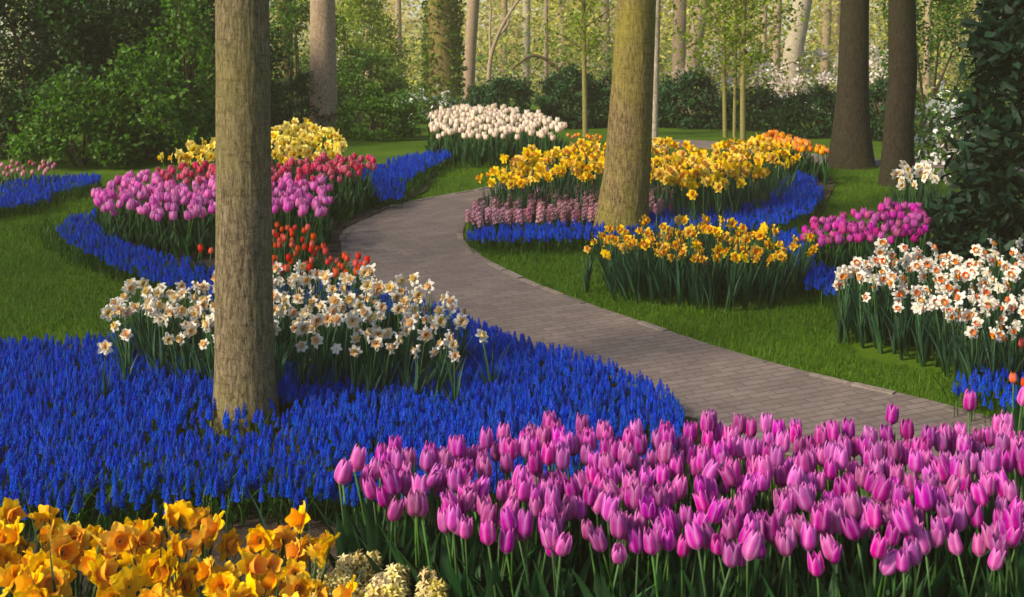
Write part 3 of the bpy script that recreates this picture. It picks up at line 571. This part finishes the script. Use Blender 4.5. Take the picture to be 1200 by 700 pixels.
# ---------------------------------------------------------------- lawn blades
excl = [path_poly] + [wpoly(p) for p in ([(-60, 415), (140, 402), (400, 350), (540, 370), (800, 510), (760, 620), (-60, 620)],)]
lawn_polys = [[(545, 290), (700, 285), (960, 250), (960, 330), (985, 345), (1005, 420), (1120, 440), (1120, 490), (1090, 472), (960, 441), (850, 411), (750, 378), (680, 354), (620, 330), (572, 306)],
              [(-60, 250), (60, 245), (120, 222), (115, 245), (60, 268), (60, 290), (130, 325), (190, 345), (250, 372), (140, 402), (-60, 415)],
              [(395, 272), (470, 225), (520, 192), (600, 178), (700, 164), (720, 172), (640, 192), (572, 219), (465, 241)],
              [(940, 195), (1030, 197), (1120, 200), (1120, 240), (960, 262), (960, 215)],
              [(545, 290), (552, 262), (700, 276), (700, 300), (560, 300)]]
bl = grid(2, 3, lambda u, v: (u * .0024 * (1 - .85 * v), .008 * v * v, .027 * v))
gs = []
for i, poly in enumerate(lawn_polys):
    w = wpoly(poly); q = spread(w, 8500 if i < 2 else 4000)
    for e in excl: q = q[~inside(q, e)]
    gs.append(scatter(bl, np.c_[q, gz(q[:, 1])], yaw_rot(RNG.uniform(0, 6.28, len(q)), RNG.normal(0, .35, len(q))), RNG.uniform(.4, 1.15, len(q))))
tag(ob('lawn_grass', mesh('lawn_grass', join(gs), M['grass'])), 'short mown green grass on the lawns', 'grass', None, 'stuff')

# ---------------------------------------------------------------- trees
def vnoise(a, z, nt, cell, rng):         # value noise wrapped round a trunk
    nz = int(z.max() / cell) + 3; tab = rng.random((nz, nt)); fa = (a / (2 * math.pi)) * nt; fz = z / cell
    ia, iz = np.floor(fa).astype(int), np.floor(fz).astype(int); ta, tz = fa - ia, fz - iz; ta = ta*ta*(3-2*ta); tz = tz*tz*(3-2*tz)
    g_ = lambda i, j: tab[np.clip(i, 0, nz-1), j % nt]
    return (g_(iz, ia) * (1-ta) + g_(iz, ia+1) * ta) * (1-tz) + (g_(iz+1, ia) * (1-ta) + g_(iz+1, ia+1) * ta) * tz
def trunk_geo(prof, nseg, dz, seed, rough=.03):
    # prof: (x, y, z, radius) rows from base to top
    rng = np.random.default_rng(seed); prof = np.array(prof, float); zs = np.arange(prof[0, 2], prof[-1, 2], dz); a = np.linspace(0, 2 * math.pi, nseg, endpoint=False)
    A, Z = np.meshgrid(a, zs); c = [np.interp(zs, prof[:, 2], prof[:, i]) for i in (0, 1, 3)]
    zz = Z - zs[0]; n = .5 * vnoise(A, zz, 46, .16, rng) + .35 * vnoise(A, zz, 90, .07, rng) + .5 * vnoise(A, zz, 7, .5, rng) + .25 * vnoise(A, zz, 3, .11, rng)
    foot = np.exp(-zz / .12) * (.1 + .18 * vnoise(A, zz * 0, 7, 1, rng))
    r = c[2][:, None] * (1 + rough * (n - .8) + foot); V = np.stack([c[0][:, None] + r * np.cos(A), c[1][:, None] + r * np.sin(A), Z], -1).reshape(-1, 3)
    j, i = np.meshgrid(np.arange(len(zs) - 1), np.arange(nseg), indexing='ij'); i2 = (i + 1) % nseg; p, q = j * nseg + i, j * nseg + i2
    T = np.concatenate([np.stack([p, q, q + nseg], -1).reshape(-1, 3), np.stack([p, q + nseg, p + nseg], -1).reshape(-1, 3)])
    return Geo(V, T)
leaf = Geo([(0, 0, 0), (.5, .3, .08), (1, 0, -.05), (.5, -.3, .08)], [(0, 2, 1), (0, 3, 2)], [(0, 0, 0), (.5, 1, 0), (1, 0, 0), (.5, 1, 0)])
longleaf = Geo([(0, 0, 0), (.35, .16, .03), (.7, .15, .0), (1, 0, -.12), (.7, -.15, .0), (.35, -.16, .03), (.35, 0, 0), (.7, 0, -.04)], [(0, 6, 1), (6, 7, 2), (6, 2, 1), (7, 3, 2), (0, 5, 6), (5, 4, 7), (5, 7, 6), (4, 3, 7)])
def limbs(rng, base, n, L, r, rise=.6):
    gs, tips = [], []
    for k in range(n):
        a = k * 2.4 + rng.uniform(-.4, .4); p = np.array(base, float) + (0, 0, rng.uniform(-.6, .8)); pts = [p]; d = np.array([math.cos(a), math.sin(a), rise])
        for s in range(7): d = d + rng.normal(0, .16, 3); d /= np.linalg.norm(d); p = p + d * L / 7; pts.append(p)
        gs.append(tube(pts, np.linspace(r, r * .2, 8), 6)); tips += pts[3:]
        for b in range(3):
            q = pts[2 + b * 2]; e = np.array(d) + rng.normal(0, .5, 3); e /= np.linalg.norm(e); pt = [q + e * L * .12 * i + (0, 0, .02 * i * i) for i in range(5)]
            gs.append(tube(pt, np.linspace(r * .4, r * .1, 5), 5)); tips += pt[1:]
    return gs, np.array(tips)
def tree(name, label, Y, rows, m, seed, top=7.0, crown=True, nleaf=2200, crown_m='spring', nseg=48, dz=.02, group=None, cat='tree', rough=.03, crown_z=4.6, spread_=2.2, leafsize=.075):
    rng = np.random.default_rng(seed); prof = []
    for px, py, w in rows: x, y, z = P(px, py, Y); prof.append([x, y, z, w / F * Y / 2])
    prof = prof[::-1] if prof[0][2] > prof[-1][2] else prof
    gzb = float(gz(Y)) - .03; b = prof[0]; prof[0][2] = min(b[2], gzb + .001) if abs(b[2] - gzb) < .4 else b[2]
    if prof[0][2] > gzb: prof.insert(0, [b[0], b[1], gzb, b[3] * 1.05])
    slope = (prof[-1][0] - prof[-2][0]) / max(prof[-1][2] - prof[-2][2], .1); zt = gzb + top
    if zt > prof[-1][2] + .2: prof.append([prof[-1][0] + slope * (zt - prof[-1][2]) * .6, Y, zt, prof[-1][3] * .5])
    e = ob(name, None, None, (b[0], Y, gzb)); tag(e, label, cat, group); pr = np.array(prof); pr[:, :3] -= np.array([b[0], Y, gzb])
    gs = [trunk_geo(pr, nseg, dz, seed, rough)]; tips = None
    if crown: lg, tips = limbs(rng, (pr[-1][0] * .7, 0, crown_z), 7, spread_, pr[-1][3] * .8 + .01); gs += lg
    ob('trunk', mesh('trunk', join(gs), M[m]), e)
    if crown:
        n = nleaf; c = tips[rng.integers(0, len(tips), n)] + rng.normal(0, .3, (n, 3)); lf = scatter(leaf, c, rand_rot(n, .5), rng.uniform(.6, 1.2, n) * leafsize)
        ob('crown', mesh('crown', lf, M[crown_m]), e)
    return e
tree('leaning_beech', 'thick bare trunk rising from the blue carpet, nearest of all', float(G(289, 503)[1]), [(289, 503, 74), (287, 440, 69), (286, 330, 66), (286, 230, 64), (284, 0, 62), (284, -80, 60)], 'bark', 1, nseg=200, dz=.008, rough=.035, nleaf=700)
bpy.data.objects['leaning_beech'].name = 'beech_tree'
tree('beech_tree', 'mossy olive trunk flaring at its foot beside the orange yellow clump', float(G(728, 281)[1]), [(727, 281, 64), (729, 250, 60), (735, 200, 55), (741, 100, 49), (746, 0, 46), (747, -60, 45)], 'bark_moss', 2, nseg=150, dz=.012, rough=.035, nleaf=900)
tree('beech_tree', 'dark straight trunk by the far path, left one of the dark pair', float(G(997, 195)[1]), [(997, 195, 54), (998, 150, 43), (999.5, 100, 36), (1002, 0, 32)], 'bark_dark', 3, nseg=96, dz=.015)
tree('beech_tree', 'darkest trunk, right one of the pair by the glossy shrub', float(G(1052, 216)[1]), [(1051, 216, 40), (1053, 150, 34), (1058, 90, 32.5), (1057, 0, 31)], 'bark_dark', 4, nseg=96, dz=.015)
tree('beech_tree', 'pale tan trunk behind the pale yellow daffodils', 15.5, [(380, 152, 36), (379, 120, 32), (378, 0, 29)], 'bark_tan', 5, nseg=64, dz=.03, nleaf=1500)
tree('beech_tree', 'slim mossy trunk half hidden behind the nearest trunk', 19, [(334, 140, 22), (334, 80, 20), (333, 0, 18)], 'bark_moss', 6, nseg=48, dz=.04, nleaf=1200)
iv = tree('ivy_covered_tree', 'broad trunk wrapped in ivy behind the cream tulips', 22, [(519, 132, 42), (519, 80, 36), (519, 0, 35)], 'bark_moss', 7, nseg=64, dz=.03, nleaf=1500)
n = 5200; a = RNG.uniform(0, 6.28, n); z = RNG.uniform(0, 3.6, n); r_ = .26 + .09 * RNG.random(n)
keepm = np.sin(a * 2 + z * 1.7) + RNG.normal(0, .7, n) > -.5; c = np.c_[r_ * np.cos(a), r_ * np.sin(a), z][keepm]
ob('ivy', mesh('ivy', scatter(leaf, c, rand_rot(len(c)), RNG.uniform(.06, .1, len(c))), M['ivy']), iv)
tree('beech_tree', 'unseen tree added off to the side to shade the left lawn', 3.2, [(-3650, 900, 120), (-3650, 300, 110)], 'bark', 15, nseg=40, dz=.05, nleaf=5200, crown_z=5.6, spread_=2.8, leafsize=.085)  # out of view; added so its crown throws shade on the left lawn
tree('slender_tree', 'slim pinkish trunk close beside the ivy covered tree', 24, [(548, 128, 14), (551, 60, 14), (555, 0, 14)], 'bark_tan', 8, nseg=40, dz=.04, nleaf=800)
tree('slender_tree', 'thin sunlit pale trunk peeking out right of the mossy trunk', 14.3, [(766, 160, 9), (768, 80, 9), (770, 0, 9)], 'bark_pale', 9, nseg=32, dz=.03, nleaf=500)
tree('slender_tree', 'upright tan trunk behind the dark hedge, left of the leaning one', 24, [(796, 118, 18), (796, 50, 16), (797, 0, 15)], 'bark_tan', 10, nseg=40, dz=.05, nleaf=800)
tree('slender_tree', 'tan trunk leaning right behind the dark hedge', 23, [(807, 118, 21), (813, 60, 17), (824, 0, 17)], 'bark_tan', 11, nseg=40, dz=.05, nleaf=800)
tree('slender_tree', 'thin trunk left of the pale leaning one among white blossom', 22, [(909, 136, 9), (910, 60, 9), (912, 0, 9)], 'bark_tan', 12, nseg=32, dz=.05, nleaf=600)
tree('slender_tree', 'pale leaning trunk in front of the white blossom', 21, [(922, 138, 25), (930, 60, 23), (941, 0, 22)], 'bark_pale', 13, nseg=48, dz=.04, nleaf=900)
tree('birch_tree', 'white lit trunk far behind the hedge', 38, [(616, 112, 10), (617, 50, 9), (617, 0, 9)], 'bark_pale', 14, nseg=24, dz=.08, nleaf=600)
def sapling(label, px, py, w, Y, leaf_z, seed, nleaf, lean=0):
    rng = np.random.default_rng(seed); g0 = float(gz(Y)); x = (px - 600) / F * Y; r = w / F * Y / 2; e = ob('sapling', None, None, (x, Y, g0)); tag(e, label, 'sapling', None)
    hgt = 3.4; pts = [(lean * t * t + .012 * math.sin(5 * t + seed), .012 * math.cos(4 * t), hgt * t) for t in np.linspace(-.01, 1, 14)]; gs = [tube(pts, np.linspace(r * 1.1, r * .4, 14), 8)]; tips = []
    for k in range(40):
        z = leaf_z + (hgt - leaf_z) * k / 40; a = k * 2.4; L = rng.uniform(.3, .75) * (1.1 - .4 * k / 40); i = z / hgt; p = np.array([lean * i * i, 0, z]); d = np.array([math.cos(a), math.sin(a), .5])
        q = [p + d * L * s + (0, 0, .06 * math.sin(3 * s)) for s in np.linspace(0, 1, 5)]; gs.append(tube(q, np.linspace(r * .3, .002, 5), 4)); tips += q[1:]
    tips = np.array(tips); c = tips[rng.integers(0, len(tips), nleaf)] + rng.normal(0, .07, (nleaf, 3))
    ob('trunk', mesh('trunk', join(gs), M['bark_thin']), e); ob('crown', mesh('crown', scatter(leaf, c, rand_rot(nleaf, .6), rng.uniform(.035, .075, nleaf)), M['spring']), e)
sapling('thin sapling with airy leaves left of the mossy trunk', 685, 160, 6, float(G(685, 161)[1]), .7, 21, 3000)
sapling('left sapling of the three behind the yellow daffodils', 850, 168, 5, float(G(850, 168)[1]) + .9, .65, 22, 3000)
sapling('right and thickest sapling of the three behind the yellow daffodils', 872, 170, 6.5, float(G(872, 170)[1]) + .7, .55, 23, 3400)
sapling('short middle sapling between the two yellow stemmed saplings', 862, 168, 4, float(G(862, 168)[1]) + .8, .4, 24, 900)
# a fallen looking branch arching over the hedge
def tree_branchy(label, base_px, Y, rows, m, r):
    x, y = (base_px - 600) / F * Y, Y; g0 = float(gz(Y)); e = ob('bare_tree', None, None, (x, y, g0)); tag(e, label, 'tree'); gs = []
    for pts, k in rows: gs.append(tube([P(px, py, Y + dy) - np.array([x, y, g0]) for px, py, dy in smooth(pts, 5)], np.linspace(r * k, r * k * .45, len(smooth(pts, 5))), 7))
    ob('trunk', mesh('trunk', join(gs), M[m]), e)
tree_branchy('bare forked tree behind the green shrub, sloping to the right', 572, 27, [([(572, 125, 0), (574, 75, 0), (582, 45, 0), (596, 18, 0), (618, -15, 0)], 1), ([(575, 70, 0), (574, 40, .2), (575, 10, .3), (572, -20, .3)], .6), ([(583, 44, 0), (594, 30, .3), (600, 5, .4), (604, -20, .5)], .5)], 'bark_tan', .055)
tree_branchy('dark crooked branch arching over the hedge', 668, 20, [([(668, 150, 0), (664, 105, 0), (655, 83, 0), (645, 74, 0), (634, 67, 0), (622, 66, 0), (608, 75, 0), (600, 82, 0)], 1)], 'twig', .036)
tree_branchy('thin bare tree sloping left of the far shrub', 404, 24, [([(396, 130, 0), (398, 60, 0), (406, 25, 0), (412, -10, 0)], 1)], 'bark_pale', .035)

# ---------------------------------------------------------------- shrubs
def shrub(name, label, cx, Y, wid, hgt, dep, n, size, m, seed, lg=leaf, blossom=None, nb=0, bs=.05, group=None, base_z=0.0, clumps=60, cat='shrub', up=.6, stems=6, bm='blossom', xoff=None):
    rng = np.random.default_rng(seed); x = (cx - 600) / F * Y; g0 = float(gz(Y)); e = ob(name, None, None, (x, Y, g0)); tag(e, label, cat, group)
    ph = rng.uniform(0, 6.28, clumps); ct = rng.uniform(-.1, 1, clumps) ; rr_ = rng.uniform(.55, 1.0, clumps)**.5
    st = np.sqrt(1 - np.clip(ct, 0, 1)**2); C = np.c_[wid/2 * rr_ * st * np.cos(ph), dep/2 * rr_ * st * np.sin(ph), hgt * (.08 + .86 * np.clip(ct, 0, 1) * rr_)]
    s = np.array([wid, dep, hgt * .9]) / math.sqrt(clumps) * .42
    k = rng.integers(0, clumps, n); c = C[k] + rng.normal(0, 1, (n, 3)) * s; c = c[(c[:, 2] > .01)]
    n2 = int(len(c)); lf = scatter(lg, c, rand_rot(n2, up), rng.uniform(.65, 1.25, n2) * size)
    gs = []
    for i in range(stems):
        t = C[rng.integers(0, clumps)]; b = np.array([rng.uniform(-.15, .15) * wid, rng.uniform(-.1, .1) * dep, -.02]); mid = (b + t) / 2 + (0, 0, .15 * hgt); gs.append(tube([b, mid, t], [.02, .013, .005], 5))
    ob('stem', mesh('stem', join(gs), M['twig']), e); ob('foliage', mesh('foliage', lf, M[m]), e)
    if nb:
        k = rng.integers(0, clumps, nb); c = C[k] * (1.04, 1.04, 1.04) + rng.normal(0, 1, (nb, 3)) * s * .9
        ob('blossom', mesh('blossom', scatter(leaf, c, rand_rot(nb), rng.uniform(.6, 1.2, nb) * bs), M[bm]), e)
    return e
# left: dark evergreens, brighter shrubs before them
shrub('evergreen_shrub', 'tall dark evergreen at the far left edge of the garden', 20, 12.6, 2.0, 2.15, 1.6, 17000, .06, 'yew', 31)
shrub('evergreen_shrub', 'tall dark green shrub behind the bushy left clump', 130, 13.2, 2.0, 2.15, 1.6, 17000, .06, 'yew', 32)
shrub('evergreen_shrub', 'tall dark shrub left of the nearest trunk', 225, 14.5, 2.0, 2.15, 1.6, 17000, .06, 'yew', 33)
shrub('evergreen_shrub', 'broad dark evergreen behind the others at the far left', 60, 16, 3.6, 2.6, 1.4, 18000, .07, 'yew', 66)
shrub('leafy_shrub', 'bright green bush at the edge of the dark evergreens, over the lilac tulips', 95, 11.6, 1.05, .85, .9, 4800, .06, 'bush', 34, clumps=40, up=.2)
shrub('leafy_shrub', 'bright green rounded bush next to the red tulips', 165, 11.9, 1.0, 1.1, .9, 4800, .06, 'bush', 35, clumps=40, up=.2)
shrub('leafy_shrub', 'tall yellowish green bush left of the nearest trunk', 218, 12.6, .8, 1.9, .9, 4200, .065, 'bush', 36, clumps=40, up=.2)
shrub('leafy_shrub', 'green bush right behind the nearest trunk', 345, 18.5, 1.4, 2.6, 1.2, 6000, .06, 'bush', 37)
shrub('leafy_shrub', 'low dark green bush behind the pale yellow daffodils', 345, 15.5, 1.2, .75, .8, 4000, .05, 'yew', 38)
shrub('leafy_shrub', 'fresh green low bush left of the cream tulips', 445, 14.2, .95, .62, .8, 5500, .045, 'bush', 39)
shrub('leafy_shrub', 'airy green shrub between the tan trunk and ivy covered tree', 430, 18.5, 1.3, 1.15, 1.2, 6000, .055, 'bush', 40)
shrub('leafy_shrub', 'tall loose shrub high behind the fresh green bush', 418, 22, 1.6, 2.8, 1.4, 6500, .07, 'spring', 41, xoff=None)
shrub('white_flowering_shrub', 'low shrub with white flowers left of the ivy covered tree', 500, 18, 1.0, .55, .6, 1500, .05, 'bush', 42, nb=260, bs=.07, bm='whiteblossom')
shrub('white_flowering_shrub', 'small shrub with white flowers beside the tan trunk', 405, 19, .5, .6, .6, 900, .05, 'bush', 43, nb=120, bs=.07, bm='whiteblossom')
shrub('rhododendron_shrub', 'rounded olive green shrub behind the cream tulips', 588, 16.2, .95, .78, .9, 6000, .06, 'rhodo_far', 44, lg=longleaf)
shrub('rhododendron_shrub', 'dark hedge shrub left of the mossy trunk', 668, 16.8, .85, .85, .9, 6000, .07, 'rhodo_far', 45, lg=longleaf)
shrub('rhododendron_shrub', 'dark hedge shrub hidden partly by the mossy trunk', 735, 17, 1.0, .85, .9, 6500, .07, 'rhodo_far', 46, lg=longleaf)
shrub('rhododendron_shrub', 'dark hedge shrub right of the mossy trunk by the grey path', 805, 16.6, 1.0, .78, .9, 6500, .07, 'rhodo_far', 47, lg=longleaf)
shrub('rhododendron_shrub', 'green hedge shrub behind the three saplings', 880, 16.2, .95, .62, .9, 5500, .065, 'rhodo_far', 48, lg=longleaf)
shrub('rhododendron_shrub', 'green hedge shrub left of the dark trunk pair', 955, 14.6, .85, .62, .8, 5500, .06, 'rhodo_far', 49, lg=longleaf)
shrub('rhododendron_shrub', 'green shrub showing between the two dark trunks', 1030, 14.2, .7, .7, .8, 4500, .06, 'rhodo_far', 50, lg=longleaf)
shrub('blossom_shrub', 'white blossoming shrub behind the three saplings', 858, 24, 2.2, 1.35, 1.2, 1600, .06, 'spring', 51, nb=4200, bs=.075)
shrub('blossom_shrub', 'white blossoming shrub behind the pale leaning trunk', 955, 21, 1.7, 1.15, 1.1, 1400, .06, 'spring', 52, nb=4200, bs=.07)
shrub('blossom_shrub', 'white blossoming shrub between the two dark trunks', 1028, 20, 1.2, 1.15, 1.1, 1200, .06, 'spring', 53, nb=3200, bs=.065)
shrub('magnolia_shrub', 'shrub dotted with white star flowers left of the glossy shrub', 1108, 11.8, .55, .72, .5, 1500, .045, 'bush', 54, nb=520, bs=.06, bm='whiteblossom')
shrub('leafy_shrub', 'tall soft green tree shrub behind the right dark trunk', 1095, 17, 1.6, 2.8, 1.4, 7000, .06, 'bush', 55)
gl = shrub('glossy_rhododendron', 'very large dark glossy leaved shrub at the right edge', 1282, 7.9, 1.5, 2.7, 1.5, 10500, .115, 'rhodo', 56, lg=longleaf, clumps=110)
shrub('glossy_rhododendron', 'low dark glossy leaved shrub at the foot of the large one', 1155, 8.0, .62, .5, .5, 1900, .1, 'rhodo', 57, lg=longleaf, clumps=30)
# woods beyond
def woods(name, label, x0, x1, y0, y1, z1, n, size, m, seed, z0=.0):
    rng = np.random.default_rng(seed); k = 260; C = np.c_[rng.uniform(x0, x1, k), rng.uniform(y0, y1, k), 1.26 + rng.uniform(z0, z1, k)]
    i = rng.integers(0, k, n); c = C[i] + rng.normal(0, 1, (n, 3)) * (.75, .6, .45); c = c[c[:, 2] > 1.27]
    return tag(ob(name, mesh(name, scatter(leaf, c, rand_rot(len(c), 1.3), rng.uniform(.6, 1.3, len(c)) * size), M[m])), label, 'woods', None, 'stuff')
woods('woodland_foliage', 'yellow green spring foliage of the woods behind the garden', -22, 22, 33, 52, 4.6, 60000, .16, 'woods', 61)
woods('copper_foliage', 'peach coloured foliage deep in the woods', -16, 22, 42, 56, 4.4, 22000, .17, 'woods_peach', 62)
woods('glow_foliage', 'backing foliage coloured pale gold for the glow behind the woods', -32, 32, 58, 70, 7, 42000, .38, 'woods', 64)  # backing layer added behind the woods; its bright leaf colour imitates the golden glow
woods('green_undergrowth', 'green undergrowth at the foot of the far woods', -20, 22, 34, 42, 1.6, 26000, .13, 'bush', 63)
for i, (px, Y, w) in enumerate(((430, 34, 7), (468, 38, 8), (590, 42, 9), (640, 36, 6), (660, 44, 12), (712, 40, 10), (840, 40, 9), (893, 36, 7), (965, 38, 12), (985, 44, 10), (1085, 34, 9), (270, 30, 12), (160, 36, 14), (1180, 40, 12))):
    e = tree('woodland_tree', ['far grey trunk in the woods ' + s for s in ('left of the ivy covered tree, outer one', 'left of the ivy covered tree, inner one', 'behind the bare forked tree', 'above the crooked branch', 'left of the first sapling', 'just left of the mossy trunk top', 'left of the three saplings', 'right of the three saplings', 'left of the dark trunk pair', 'close to the left dark trunk', 'right of the dark trunk pair', 'behind the nearest trunk', 'behind the dark evergreens', 'behind the glossy shrub')][i], Y, [(px, 125, w), (px + random.uniform(-6, 6), 0, w * .85)], 'bark_tan', 80 + i, nseg=16, dz=.2, nleaf=300, crown_m='woods', leafsize=.16, top=9, crown_z=5.0, group='far trunks in the woods')
# haze: damp morning air
hz = NT('morning_haze'); pv = hz.n('ShaderNodeVolumePrincipled'); pv.inputs['Color'].default_value = (1, .88, .58, 1); pv.inputs['Density'].default_value = .0024; pv.inputs['Anisotropy'].default_value = .0
hz.l(pv.outputs[0], hz.out.inputs['Volume'])
bm = bmesh.new(); bmesh.ops.create_cube(bm, size=1); me = bpy.data.meshes.new('haze'); bm.to_mesh(me); bm.free(); me.materials.append(hz.m)
o = ob('haze', me, None, (0, 130, 6.2), (0, 0, 0), (290, 270, 15.5)); tag(o, 'thin warm haze between the far trees', 'haze', None, 'stuff')
